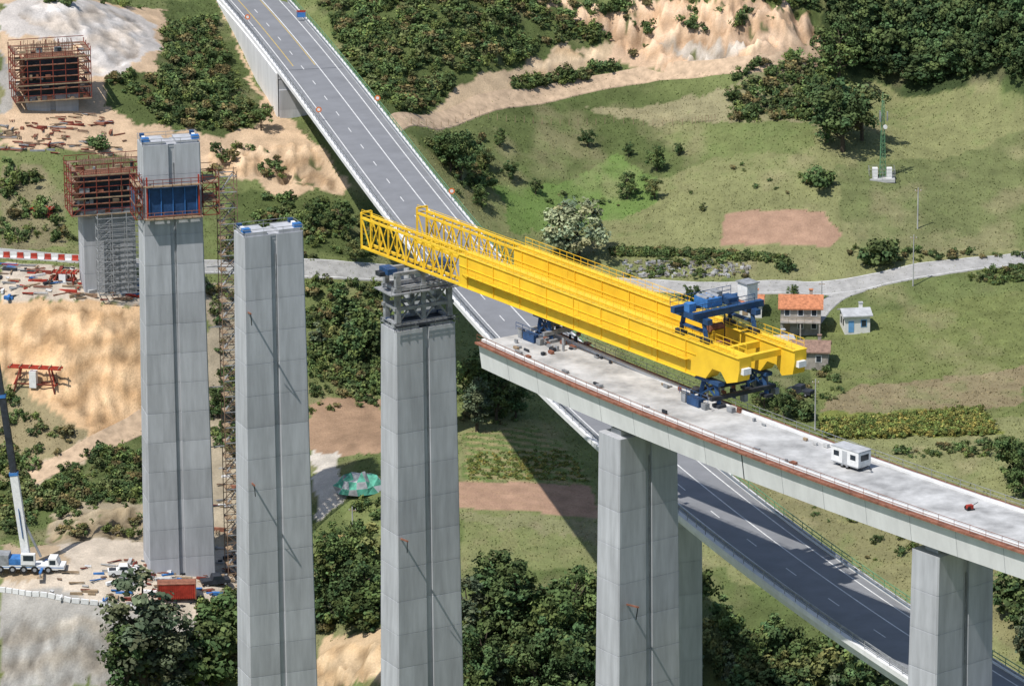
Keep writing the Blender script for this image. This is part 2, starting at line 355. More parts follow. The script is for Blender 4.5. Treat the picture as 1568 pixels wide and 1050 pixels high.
TM={'round':[treemesh('broadleaf_tree',proto('round',48,75,.016,c)) for c in (DK,MD,OL,DK,MD)],
'tall':[treemesh('eucalyptus_tree',proto('tall',44,60,.014,c)) for c in (DK,EU)],
'willow':[treemesh('willow_tree',proto('round',60,90,.017,PALE))],
'bush':[treemesh('bush',proto('bush',12,80,.045,c),.03) for c in (DK,MD)]}
def tree(kind,name,px,py,hpx,wd=1.0,var=None):
    g=G(px,py);s=hpx/(ppm(g)*math.cos(PITCH));L=TM[kind];me=L[var if var is not None else random.randrange(len(L))]
    o=link(name,me,(g.x,g.y,g.z-.1));o.scale=(s*wd,s*wd,s);o.rotation_euler[2]=random.uniform(0,6.28);return o
LP={'round':[proto('round',24,38,.027,c) for c in (DK,MD,OL,DK)]+[proto('tall',22,34,.026,c) for c in (DK,EU)],'dark':[proto('round',24,38,.027,c) for c in ((.045,.075,.03),DK,DK)]+[proto('tall',20,34,.026,DK)],
'bush':[proto('bush',9,38,.062,c) for c in (DK,MD,MD,OL,(.15,.14,.065),(.12,.16,.05))],'corn':[proto('corn',8,30,.07,c) for c in ((.17,.19,.05),(.26,.24,.07),(.12,.16,.045))]}
def mass(name,polys,count,kind,smin,smax,zoff=0):
    vs=[];cs=[]
    for pp,cn in zip(polys,count):
        w=wpoly(pp);a=np.array(w);got=0;tries=0
        while got<cn and tries<60:
            tries+=1
            x=rng.uniform(a[:,0].min(),a[:,0].max(),cn);y=rng.uniform(a[:,1].min(),a[:,1].max(),cn);k=pip(x,y,w);x=x[k][:cn-got];y=y[k][:cn-got];z=H(x,y) if len(x) else []
            for X0,Y0,Z0 in zip(x,y,z):
                v,c,_=LP[kind][rng.integers(len(LP[kind]))];s=smin+(smax-smin)*rng.random()**1.4;t=rng.uniform(0,6.28);ca,sa=math.cos(t),math.sin(t)
                q=v*np.array([s*rng.uniform(.75,1.3),s*rng.uniform(.75,1.3),s*rng.uniform(.75,1.2)])
                vs.append(np.c_[q[:,0]*ca-q[:,1]*sa+X0,q[:,0]*sa+q[:,1]*ca+Y0,q[:,2]+Z0-.12*s+zoff]);cs.append(c*rng.uniform(.7,1.4))
            got+=len(x)
    v=np.concatenate(vs);c=np.concatenate(cs)
    link(name,npmesh(name,v,np.arange(len(v)).reshape(-1,4),c,M_leaf))
# ------------------------------------------------------------------ bridge geometry
def unit(a): 
    v=Vector((a[0],a[1],0));v.normalize();return v
PT=-3.5; ZD=1.5
pc=[W(258,216,PT),W(411,353,PT),W(640,495,PT),W(977,657,PT),W(1459,834,PT)]
py_=np.array([p.y for p in pc]);px_=np.array([p.x for p in pc])
cf=np.polyfit(py_-670,px_,2)
def nd(y): return np.polyval(cf,y-670)
def ndt(y): 
    d=(nd(y-1)-nd(y+1))/2;return unit((d,-1))
def frame(c,a):
    a=unit(a);p=Vector((-a.y,a.x,0))
    def Fr(d,e,z): return (c.x+p.x*d+a.x*e,c.y+p.y*d+a.y*e,z)
    return Fr
def pier(mb,Fr,zb,zt,Wd,wd,mat,taper=.022,lift=4.9,notch=True):
    zs=[zt];z=-3.5-lift
    while z>zb+.5:
        if z<zt-.5: zs+=[z+.05,z+.035,z-.035,z-.05]
        z-=lift
    zs.append(zb);rings=[]
    for i,z in enumerate(zs):
        g=0;
        if 0<i<len(zs)-1 and (i-1)%4 in(1,2): g=.04
        w=Wd/2+(zt-z)*taper/2*1.0-g;h=wd/2+(zt-z)*taper*.35-g;nw=.5+g;nd_=.40;c=.18
        if notch: pts=[(-w+c,-h),(-nw,-h),(-nw,-h+nd_),(nw,-h+nd_),(nw,-h),(w-c,-h),(w,-h+c),(w,h-c),(w-c,h),(nw,h),(nw,h-nd_),(-nw,h-nd_),(-nw,h),(-w+c,h),(-w,h-c),(-w,-h+c)]
        else: pts=[(-w+c,-h),(w-c,-h),(w,-h+c),(w,h-c),(w-c,h),(-w+c,h),(-w,h-c),(-w,-h+c)]
        rings.append([Fr(x,y,z) for x,y in pts])
    k=len(rings[0]);vs=[p for r in rings for p in r];fs=[]
    for i in range(len(rings)-1):
        for j in range(k): fs.append((i*k+j,i*k+(j+1)%k,(i+1)*k+(j+1)%k,(i+1)*k+j))
    fs.append(tuple(range(k)));fs.append(tuple(range((len(rings)-1)*k,len(rings)*k))[::-1]);mb.add(vs,fs,mat)
def rail(mb,pts,h=1.1,t=.07,m=None,every=1,n=2):
    for i,(a,b) in enumerate(zip(pts[:-1],pts[1:])):
        for k in range(n): z=h*(k+1)/n;mb.beam((a[0],a[1],a[2]+z),(b[0],b[1],b[2]+z),t,m)
    for p in pts[::every]: mb.beam(p,(p[0],p[1],p[2]+h),t,m)
PF=[]
for k,c in enumerate(pc):
    a=ndt(c.y);Fr=frame(c,a);PF.append(Fr);mb=MB()
    zb=h1(c.x,c.y)-1.5
    pier(mb,Fr,zb,PT,9.3,4.7,M_pier)
    if k<3:
        for d0,d1 in((-4.3,-.9),(.9,4.3)): mb.fbox(Fr,d0,-2.0,PT,d1,2.0,PT+.5,M_pier)
        for d in(-4.0,4.0):
            mb.fbox(Fr,d-.6,.9,PT+.505,d+.6,1.9,PT+1.1,M_blue2 if k<2 else M_steel)
            mb.fbox(Fr,d-.35,-1.9,PT+.505,d+.35,-1.2,PT+1.1,M_blue)
            mb.fbox(Fr,d-.2,-.8,PT+.505,d+.3,.3,PT+.9,M_white)
        loop=[Fr(d,e,PT) for d,e in((-4.6,2.3),(-1.5,2.3),(1.5,2.3),(4.6,2.3),(4.6,0),(4.6,-2.3),(0,-2.3),(-4.6,-2.3),(-4.6,0),(-4.6,2.3))]
        rail(mb,loop,1.0,.06,M_steel)
    else:
        for d in(-2.6,2.6): mb.fbox(Fr,d-.9,-1.1,PT,d+.9,1.1,PT+.7,M_conc);mb.fbox(Fr,d-.6,-.8,PT+.7,d+.6,.8,ZD-3.79,M_dark)
    mb.cyl(Fr(.3,2.05,PT-3),Fr(.3,2.2,zb+2),.09,M_steel,n=6)
    for dz,sd in {1:((-11.5,-4.2),(-38,-4.2)),2:((-30,-4.3),),3:((-22.5,-3.5),)}.get(k,()):
        mb.beam(Fr(sd,2.3,PT+dz),Fr(sd-.9,6.2,PT+dz+.9),.2,M_rust);mb.beam(Fr(sd-.9,6.1,PT+dz+.9),Fr(sd-.4,5.0,PT+dz-1.2),.12,M_dark)
    mb.obj('viaduct_pier')
def sweep(mb,path,prof,mats,cap=True):
    k=len(prof);rings=[]
    for i,p in enumerate(path):
        a=Vector(path[max(i-1,0)]);b=Vector(path[min(i+1,len(path)-1)]);t=unit(b-a);q=Vector((-t.y,t.x,0))
        rings.append([(p[0]+q.x*d,p[1]+q.y*d,p[2]+z) for d,z in prof])
    for j in range(k):
        vs=[];
        for r in rings: vs+=[r[j],r[(j+1)%k]]
        mb.add(vs,[(2*i,2*i+1,2*i+3,2*i+2) for i in range(len(rings)-1)],mats[j])
    if cap:
        mb.add(rings[0],[tuple(range(k))],mats[-1]);mb.add(rings[-1],[tuple(range(k))[::-1]],mats[-1])
def offset(path,d,z=0):
    o=[]
    for i,p in enumerate(path):
        a=Vector(path[max(i-1,0)]);b=Vector(path[min(i+1,len(path)-1)]);t=unit(b-a);o.append((p[0]-t.y*d,p[1]+t.x*d,p[2]+z))
    return o
ys_=np.arange(645,470,-2.0);npth=[(float(nd(y)),float(y),ZD) for y in ys_]
mb=MB()
pr=[(-5.7,0),(5.7,0),(5.7,-.35),(5.35,-.5),(4.9,-3.75),(-4.9,-3.75),(-5.35,-.5),(-5.7,-.35)]
sweep(mb,npth,pr,[M_conc]+[M_concw]*7)
sweep(mb,offset(npth,-5.85),[(-.12,.05),(.14,.05),(.14,-.22),(-.12,-.22)],[M_rust]*4)
sweep(mb,offset(npth,5.85),[(-.14,.05),(.12,.05),(.12,-.22),(-.14,-.22)],[M_rust]*4)
for s in(-4.7,4.7): sweep(mb,offset(npth,s,.004),[(-.2,.28),(.2,.28),(.2,0),(-.2,0)],[M_concw]*4)
sweep(mb,offset(npth,-5.3,.008),[(-.3,.02),(.3,.02),(.3,0),(-.3,0)],[M_rust]*4)
sweep(mb,offset(npth,-4.2,.008),[(-.16,.06),(.16,.06),(.16,0),(-.16,0)],[M_steel]*4)
for i in range(3,len(npth)-1,3):
    P=npth[i];Fj=frame(Vector(P),ndt(P[1]));big=abs(P[1]-596)<3.1
    wj=.10 if big else .03
    for s in(-1,1):
        mb.add([Fj(s*5.36,-wj,ZD-.52),Fj(s*5.36,wj,ZD-.52),Fj(s*4.91,wj,ZD-3.74),Fj(s*4.91,-wj,ZD-3.74)],[(0,1,2,3)],M_dark if big else M_steel)
deck=mb.obj('viaduct_deck')
mb=MB()
for d in(-5.6,5.6): rail(mb,offset(npth,d,.0),1.05,.05,M_steel if d>0 else M_rust,1)
mb.obj('deck_safety_railing')
# old highway viaduct
ZO=-25.5
le=[(335,0),(405,100),(480,190),(550,290),(600,352),(1040,792),(1390,1016)]
re=[(455,0),(520,95),(600,185),(700,290),(760,362),(1200,806),(1390,942),(1500,1012)]
L=np.array([[*W(a,b,ZO)][:2] for a,b in le]);Rr=np.array([[*W(a,b,ZO)][:2] for a,b in re])
cl=np.polyfit(L[:,1]-780,L[:,0],3);cr=np.polyfit(Rr[:,1]-780,Rr[:,0],3)
yo=np.arange(1048,500,-3.0);opth=[]
for y in yo: opth.append((float((np.polyval(cl,y-780)+np.polyval(cr,y-780))/2),float(y),ZO))
OW=6.7
mb=MB()
ib=[i for i,y in enumerate(yo) if y<915]
obr=opth[ib[0]:]
pr=[(-OW,0),(OW,0),(OW,-.45),(4.3,-1.0),(3.7,-3.6),(-3.7,-3.6),(-4.3,-1.0),(-OW,-.45)]
sweep(mb,obr,pr,[M_asph]+[M_concw]*7)
mb2=MB();ap=opth[:ib[0]+1]
sweep(mb2,ap,[(-OW,0),(OW,0),(OW,-1.5),(-OW,-1.5)],[M_asph]+[M_concw]*3,cap=False)
mb2.obj('highway_approach_road')
for d in(-OW+.4,OW-.4): sweep(mb,offset(opth,d,.004),[(-.4,.22),(.4,.22),(.4,0),(-.4,0)],[M_concw]*4)
mb.obj('highway_viaduct_deck')
mb=MB()
for d,m in((-OW+.3,M_steel),(OW-.3,M_green)): rail(mb,offset(opth,d,.2),1.15,.09,m,1)
for s in(OW-.95,-OW+.95): sweep(mb,offset(opth,s,.55),[(-.05,.25),(.05,.25),(.05,0),(-.05,0)],[M_steel]*4)
mb.obj('highway_guardrail')
mb=MB()
def line(d,w,m,dash=None,a=0,b=None):
    P=opth[a:b]
    l=offset(P,d-w/2,.012);r=offset(P,d+w/2,.012)
    for i in range(len(P)-1):
        if dash and i%dash[1]>=dash[0]: continue
        mb.add([l[i],r[i],r[i+1],l[i+1]],[(0,1,2,3)],m)
line(-4.7,.20,M_rwhite);line(4.6,.20,M_rwhite);line(1.3,.20,M_rwhite);line(-1.7,.16,M_rwhite,(1,4))
line(-3.2,.16,M_ryel,None,0,45);line(.95,.14,M_ryel,None,0,45)
q=opth[ib[0]];Fq=frame(Vector(q),unit(Vector(opth[ib[0]+1])-Vector(q)));mb.add([Fq(-5.8,-.12,ZO+.010),Fq(5.8,-.12,ZO+.010),Fq(5.8,.12,ZO+.010),Fq(-5.8,.12,ZO+.010)],[(0,1,2,3)],M_dark)
mb.obj('road_markings')
for (qx) in (1046,648,1478):
    best=min(range(len(opth)),key=lambda i:abs((784+(opth[i][0])*ppm(Vector(opth[i])))-qx))
    c=Vector(opth[best]);t=unit(Vector(opth[best+1])-c);Fr=frame(c,t);mb=MB()
    pier(mb,Fr,h1(c.x,c.y)-1.5,ZO-3.6,5.6,2.6,M_pier,.01,notch=False);mb.obj('highway_viaduct_pier')
mb=MB()
for d0 in(-OW,OW):
    o=offset(opth,d0)
    pts=[p for p in o[:ib[0]+1]]
    for a,b in zip(pts[:-1],pts[1:]):
        za=min(h1(a[0],a[1]),ZO)-3;zb_=min(h1(b[0],b[1]),ZO)-3
        s=-.3 if d0<0 else .3
        mb.add([(a[0],a[1],za),(b[0],b[1],zb_),(b[0],b[1],ZO-.5),(a[0],a[1],ZO-.5),(a[0]+s,a[1],za),(b[0]+s,b[1],zb_),(b[0]+s,b[1],ZO-.5),(a[0]+s,a[1],ZO-.5)],MB.BF,M_concw)
c=Vector(opth[ib[0]]);t=unit(Vector(opth[ib[0]+1])-c);Fr=frame(c,t)
mb.fbox(Fr,-OW+.2,-2.5,ZO-20,OW-.2,.6,ZO-3.62,M_pier);mb.fbox(Fr,-OW+.2,-2.5,ZO-3.62,-4.4,-.1,ZO-.5,M_pier);mb.fbox(Fr,4.4,-2.5,ZO-3.62,OW-.2,-.1,ZO-.5,M_pier)
mb.obj('bridge_abutment_wall')
# ------------------------------------------------------------------ launching gantry
ZB=5.0;ZT=9.3
O=W(553,378,ZB);E=W(1132,600,ZB);GA=unit(E-O);GP=Vector((-GA.y,GA.x,0));GL=(E-O).length
def g(s,d,z): return (O.x+GA.x*s+GP.x*d,O.y+GA.y*s+GP.y*d,z)
def gb(mb,s0,d0,z0,s1,d1,z1,m): mb.fbox(lambda d,e,z:g(e,d,z),d0,s0,z0,d1,s1,z1,m)
mb=MB()
for d0,s0,s1 in((0,24,GL),(7.7,26,GL+1.5)):
    d1=d0+1.9;se=s1-9
    gb(mb,s0,d0,ZB,se,d1,ZT,M_yel)
    gb(mb,s0,d0-.18,ZT,s1,d1+.18,ZT+.10,M_yel)
    gb(mb,s0,d0-.18,ZB-.12,se,d1+.18,ZB,M_yel)
    T=lambda x,y,z:g(x,y,z)
    mb.prism([(se,ZB),(se+2.0,ZB+.1),(se+3.4,ZB+1.7),(se+5.2,ZB+1.7),(se+6.4,ZB+.5),(s1-.4,ZB+1.2),(s1,ZT-1.4),(s1,ZT),(se,ZT)],d0+.002,d1-.002,M_yel,T)
    s=s0+2
    while s<se:
        for dd,sg in((d0,-1),(d1,1)): gb(mb,s-.05,min(dd,dd+sg*.14),ZB+.002,s+.05,max(dd,dd+sg*.14),ZT-.002,M_yel)
        s+=6.1
    for dd,sg in((d0,-1),(d1,1)):
        gb(mb,s0,min(dd,dd+sg*.1),ZB+2.7,se,max(dd,dd+sg*.1),ZB+2.8,M_yel)
    for sp in (s0+12,s0+27,s0+43):
        gb(mb,sp-.5,d0-.05,ZB+.4,sp+.5,d0-.003,ZT-.4,M_yel)
    gb(mb,s0,d0+.8,ZT+.102,s1-3,d0+.95,ZT+.24,M_yel2)
    P=[g(s,d0-.05,ZT+.1) for s in np.arange(s0,s1,1.6)];rail(mb,P,1.15,.06,M_yel)
    P=[g(s,d1+.05,ZT+.1) for s in np.arange(s0,s1,1.6)];rail(mb,P,1.15,.06,M_yel)
for d0,dd in((-.18,-.95),(9.78,10.5),(7.5,6.8)):
    gb(mb,26,min(d0,dd),ZB+2.0,GL-10,max(d0,dd),ZB+2.08,M_yel)
    rail(mb,[g(s,dd,ZB+2.08) for s in np.arange(26,GL-10,1.6)],1.1,.06,M_yel)
    for s in np.arange(26,GL-10,3.2): mb.beam(g(s,dd,ZB+2.0),g(s,d0,ZB+1.2),.08,M_yel)
def truss(mb,s0,s1,d0,d1,z0,z1,n,m):
    h=(s1-s0)/n
    for d in(d0,d1):
        mb.beam(g(s0,d,z0),g(s1,d,z0),.30,m,.34);mb.beam(g(s0,d,z1),g(s1,d,z1),.28,m,.32)
        for i in range(n+1):
            s=s0+i*h;mb.beam(g(s,d,z0),g(s,d,z1),.18,m)
            if i<n:
                if i%2: mb.beam(g(s,d,z0),g(s+h,d,z1),.16,m)
                else: mb.beam(g(s,d,z1),g(s+h,d,z0),.16,m)
    for i in range(0,n+1):
        s=s0+i*h
        for z in(z0,z1): mb.beam(g(s,d0,z),g(s,d1,z),.14,m)
truss(mb,0,24,.15,1.75,ZB,ZT-.1,11,M_yel);truss(mb,2.5,26,7.85,9.45,ZB,ZT-.1,11,M_yel)
for d0 in(-.5,7.2):
    P=[g(s,d0+.5,ZT+.05) for s in np.arange(.3 if d0<0 else 2.8,26,2.1)];rail(mb,P,1.1,.06,M_yel)
    s0=0 if d0<0 else 2.5
    for dd in(d0+.6,d0+2.3): mb.beam(g(s0,dd,ZB-.3),g(s0,dd,ZT+.6),.3,M_yel)
    mb.beam(g(s0,d0+.6,ZT+.6),g(s0,d0+2.3,ZT+.6),.25,M_yel)
for s in(GL-1.6,GL-6): gb(mb,s-.35,1.9,ZT-1.1,s+.35,7.7,ZT-.3,M_yel)
gb(mb,GL-.3,.3,ZB+2.2,GL+.5,1.5,ZB+3.0,M_white);gb(mb,GL+1.2,8.0,ZB+2.2,GL+2.0,9.2,ZB+3.0,M_white)
gantry=mb.obj('launching_gantry')
mb=MB();s0,s1=72.6,77.8;K=-1.3
for d in(.9,8.7):
    for s in(s0,s1):
        mb.beam(g(s,d,ZT+.7),g(s+(0.5 if s==s0 else -.5),d,ZT+4.0+K),.55,M_blue)
        gb(mb,s-.9,d-.35,ZT+.1,s+.9,d+.35,ZT+.7,M_dark)
    gb(mb,s0-.8,d-.4,ZT+3.9+K,s1+.8,d+.4,ZT+4.6+K,M_blue)
    gb(mb,s0,d-.3,ZT+1.4,s1,d+.3,ZT+1.65,M_blue)
for s in(s0+.6,s1-.6): gb(mb,s-.4,-1.0,ZT+4.602+K,s+.4,10.4,ZT+5.4+K,M_blue)
gb(mb,s0+1.2,2.0,ZT+5.42+K,s1-1.2,4.4,ZT+6.6+K,M_blue2);gb(mb,s0+1.5,5.6,ZT+5.42+K,s1-1.5,7.3,ZT+6.1+K,M_blue)
gb(mb,s0+1.4,8.9,ZT+5.0+K,s0+3.4,10.6,ZT+7.3+K,M_white);gb(mb,s0+1.2,8.7,ZT+7.3+K,s0+3.6,10.8,ZT+7.42+K,M_steel)
gb(mb,s1-2.3,-.9,ZT+5.42+K,s1-1.2,.2,ZT+6.5+K,M_blue2);gb(mb,s0+1.2,4.6,ZT+5.42+K,s0+2.6,5.5,ZT+6.9+K,M_steel)
for dd in (2.3,3.2,4.1): mb.cyl(g(s0+1.5,dd,ZT+6.62+K),g(s1-1.5,dd,ZT+6.62+K),.25,M_steel,n=8)
rail(mb,[g(s0+.1,d,ZT+5.4+K) for d in np.arange(-1.0,8.8,1.4)],1.1,.07,M_blue)
rail(mb,[g(s1-.1,d,ZT+5.4+K) for d in np.arange(-1.0,8.8,1.4)],1.1,.07,M_blue)
for dd in(3.2,6.2): mb.cyl(g(74.8,dd,ZT+4.7+K),g(74.8,dd,ZT-1.2),.10,M_dark,n=6)
gb(mb,73.4,3.1,ZT-1.6,76.2,6.3,ZT-.8,M_rust);gb(mb,74.1,3.8,ZT-.8,75.5,5.6,ZT+.6,M_yel2);mb.cyl(g(74.8,3.6,ZT+.8),g(74.8,5.8,ZT+.8),.55,M_rust,n=12)
mb.obj('gantry_trolley_crane')
def stand(name,s,zlo,m1,m2,sp=4.0,wide=1.0):
    mb=MB();zc=ZB-.13
    for d in(.95,8.65):
        for e in(-sp/2,sp/2):
            mb.beam(g(s+e,d,zlo+.4),g(s+e*.6,d,zc-.5),.5,m1);gb(mb,s+e-.7,d-.6,zlo,s+e+.7,d+.6,zlo+.4,m2)
            mb.cyl(g(s+e*.7,d+.7,zlo+.5),g(s+e*.5,d+.7,zc-.4),.16,M_steel)
        gb(mb,s-sp/2-.5,d-.5,zc-.5,s+sp/2+.5,d+.5,zc,m1)
        mb.beam(g(s-sp/2,d,zlo+.7),g(s+sp/2*.7,d,zc-.6),.2,m1);mb.beam(g(s+sp/2,d,zlo+.7),g(s-sp/2*.7,d,zc-.6),.2,m1)
    for e in(-sp/2,sp/2): gb(mb,s+e-.3,-.4,zlo+1.0,s+e+.3,10.0,zlo+1.5,m2)
    for d in(-1.1,10.2): gb(mb,s-1.6,d-.4,zlo+.05,s+.9,d+.4,zlo+1.1,m1);gb(mb,s+1.3,d-.3,zlo+.05,s+2.2,d+.4,zlo+.8,M_steel);gb(mb,s-2.9,d-.3,zlo+.05,s-2.0,d+.3,zlo+1.3,M_steel)
    rail(mb,[g(s+e,-1.6,zlo+1.1) for e in np.arange(-3,3.1,1.5)],1,.06,m1)
    for q in range(int(14*wide)):
        e=random.uniform(-5,6);d=random.uniform(-1.8,7.5);l=random.uniform(.3,1.1);h=random.uniform(.2,1.0)
        gb(mb,s+e-l/2,d-l*.3,zlo+.02,s+e+l/2,d+l*.3,zlo+.02+h,random.choice([M_blue,M_steel,M_dark,M_rust,M_steel]))
    return mb.obj(name)
stand('gantry_rear_support',78.5,ZD+.01,M_blue,M_dark)
stand('gantry_middle_support',42.5,ZD+.01,M_blue,M_steel,sp=3.0,wide=1.6)
mb=MB();Fr=PF[2]
zt=ZB-.2
for d in (-4.0,4.0):
    for e in(-1.7,1.7):
        mb.fbox(Fr,d-.35,e-.35,PT+.6,d+.35,e+.35,zt,M_steel)
for z in(PT+.6,PT+2.8,PT+5.6,zt-.5):
    for e in(-1.7,1.7): mb.fbox(Fr,-4.6,e-.3,z,4.6,e+.3,z+.45,M_steel)
    for d in (-4.0,4.0): mb.fbox(Fr,d-.25,-1.4,z,d+.25,1.4,z+.4,M_steel)
for e in(-1.7,1.7):
    for d0,d1 in((-4,0),(0,4)):
        mb.beam(Fr(d0,e,PT+.9),Fr(d1,e,PT+5.8),.22,M_steel);mb.beam(Fr(d1,e,PT+.9),Fr(d0,e,PT+5.8),.22,M_steel)
    mb.fbox(Fr,-.3,e-.2,PT+.6,.3,e+.2,zt,M_steel)
mb.fbox(Fr,-5.4,-2.6,PT+5.2,5.2,2.6,PT+5.35,M_steel)
loop=[Fr(d,2.6,PT+5.35) for d in np.arange(-5.4,5.3,1.5)];rail(mb,loop,1.1,.07,M_steel)
mb.fbox(Fr,-5.4,-1,zt-.3,-3.9,1.6,zt+.5,M_blue);mb.fbox(Fr,3.6,-1,zt-.3,5.0,1.6,zt+.4,M_blue)
mb.fbox(Fr,-6.2,-.6,zt-.6,-5.3,.8,zt,M_dark)
loop=[Fr(d,2.7,PT+.05) for d in np.arange(-5,5.1,1.25)];rail(mb,loop,1.2,.07,M_dark)
mb.fbox(Fr,-4.4,-2.2,PT+.56,4.4,2.2,PT+.7,M_dark)
mb.obj('gantry_front_support')
# ------------------------------------------------------------------ formwork / scaffolds
def cage(mb,Fr,d0,d1,e0,e1,z0,z1,nd_,ne,nz,t,m,plank=None,diag=True,m2=None):
    D=np.linspace(d0,d1,nd_+1);Ee=np.linspace(e0,e1,ne+1);Zz=np.linspace(z0,z1,nz+1);m2=m2 or m
    for d in D:
        for e in Ee:
            if nd_>2 and ne>2 and d0<d<d1 and e0<e<e1: continue
            mb.beam(Fr(d,e,z0),Fr(d,e,z1+.8),t,m)
    for z in Zz:
        for e in(e0,e1):
            mb.beam(Fr(d0,e,z),Fr(d1,e,z),t,m2);mb.beam(Fr(d0,e,z+.5*(z1-z0)/nz),Fr(d1,e,z+.5*(z1-z0)/nz),t*.7,m)
        for d in(d0,d1): mb.beam(Fr(d,e0,z),Fr(d,e1,z),t,m);
        if plank is not None:
            mb.fbox(Fr,d0,e0,z-.06,d1,e0+.9,z,plank);mb.fbox(Fr,d0,e1-.9,z-.06,d1,e1,z,plank)
            mb.fbox(Fr,d0,e0+.9,z-.06,d0+.9,e1-.9,z,plank);mb.fbox(Fr,d1-.9,e0+.9,z-.06,d1,e1-.9,z,plank)
    if diag:
        for k in range(nz):
            a,b=Zz[k],Zz[k+1]
            for e in(e0,e1):
                mb.beam(Fr(d0,e,a),Fr(D[1],e,b),t*.7,m);mb.beam(Fr(d1,e,a),Fr(D[-2],e,b),t*.7,m)
mb=MB();Fr=PF[0]
z1=-3.5-5.6;z0=z1-7.0
mb.fbox(Fr,-4.0,2.46,z0+1.2,4.0,2.75,z1-1.3,M_blue)
for d in np.arange(-3.8,4,1.9): mb.fbox(Fr,d-.06,2.75,z0+1.0,d+.06,2.95,z1-.9,M_blue2)
for d in (-4.25,4.05): mb.fbox(Fr,d,2.75,z0+.8,d+.2,3.1,z1+.6,M_red)
for z in(z0+1.1,z1-1.1): mb.fbox(Fr,-4.1,3.0,z,4.1,3.15,z+.2,M_rust)
for a,b in((-6.0,-4.85),(4.85,7.4)):
    for z in(z0+3.0,z0+6.0): mb.fbox(Fr,a,-2.4,z,b,2.6,z+.12,M_wood)
    cage(mb,Fr,a,b,-2.4,2.6,z0+.8,z1,1,2,3,.12,M_rust2)
    mb.fbox(Fr,a+.02,-1.6,z0+2,(a+.15),2.2,z1-2,M_blue)
mb.fbox(Fr,-4.7,2.8,z0+.8,4.7,3.9,z0+.92,M_wood);rail(mb,[Fr(d,3.9,z0+.9) for d in np.arange(-4.7,4.8,1.5)],1.1,.08,M_rust)
mb.fbox(Fr,-4.7,2.8,z1-.9,4.7,3.7,z1-.78,M_wood);rail(mb,[Fr(d,3.7,z1-.8) for d in np.arange(-4.7,4.8,1.5)],1.1,.08,M_rust2)
mb.obj('climbing_formwork')
tx=W(350,240,-8).x
mb=MB();a1=ndt(pc[0].y);T1=frame(Vector((tx,pc[0].y,0)),a1)
zg=h1(tx,pc[0].y)
cage(mb,T1,-1.4,1.4,-1.4,1.4,zg,-9,1,1,26,.13,M_brown,None,True,m2=M_steel)
for k in range(26):
    z=zg+(-9-zg)*k/26;mb.beam(T1(-1.0 if k%2 else 1.0,0,z),T1(1.0 if k%2 else -1.0,0,z+(-9-zg)/26),.5,M_steel,.1);mb.fbox(T1,-1.4,-1.4,z,-.4,1.4,z+.06,M_wood)
for k in range(6): z=-14-k*10;mb.beam(T1(-1.3,0,z),T1(-3.5,0,z),.15,M_steel)
mb.obj('scaffold_stair_tower')
def ucpier(px,py,ztop,Wd,cz0,cz1,wide,name='unfinished_pier'):
    b=G(px,py);Fr=frame(b,Vector((.25,-.97,0)));mb=MB();pier(mb,Fr,b.z-2,ztop,Wd,4.6,M_pier,.005)
    cage(mb,Fr,-wide/2,wide/2,-3.6,3.6,cz0,cz1,6,3,4,.15,M_rust2,M_brown,m2=M_rust)
    mb.fbox(Fr,-Wd/2-.2,2.35,cz0+1,Wd/2+.2,2.7,cz1-1.5,M_dark);mb.fbox(Fr,-Wd/2-.5,-2.3,cz0+1,-Wd/2-.15,2.3,cz1-1.5,M_rust)
    mb.fbox(Fr,-Wd/2+.3,-2,cz1-1.6,Wd/2-.3,2,cz1-1.2,M_rust)
    for d in np.arange(-Wd/2+.3,Wd/2,.4):
        for e in(-1.9,-.6,.6,1.9): mb.beam(Fr(d,e,cz1-1.5),Fr(d+random.uniform(-.1,.1),e,cz1+random.uniform(.6,1.6)),.08,M_brown)
    for z in(cz0,cz0+3,cz1-1): mb.fbox(Fr,-wide/2,3.68,z,wide/2,3.8,z+.2,M_wood)
    for _ in range(26):
        d=random.uniform(-wide/2,wide/2-1);z=random.choice([cz0,cz0+2,cz0+4,cz1]);l=random.uniform(.3,1.4);mb.fbox(Fr,d,2.9,z+.02,d+l,3.5,z+random.uniform(.3,1.1),random.choice([M_wood,M_steel,M_rust,M_dark]))
    o=mb.obj(name);return Fr,b
Fr0,b0=ucpier(166,437,-31.5,9.2,-32,-24.0,13.0)
mb=MB();cage(mb,Fr0,-2.5,5.0,3.3,5.6,b0.z,-32.2,3,1,7,.12,M_steel,None);mb.obj('scaffold_tower')
ucpier(78,158,-22,9.5,-26.5,-17.5,14.0)
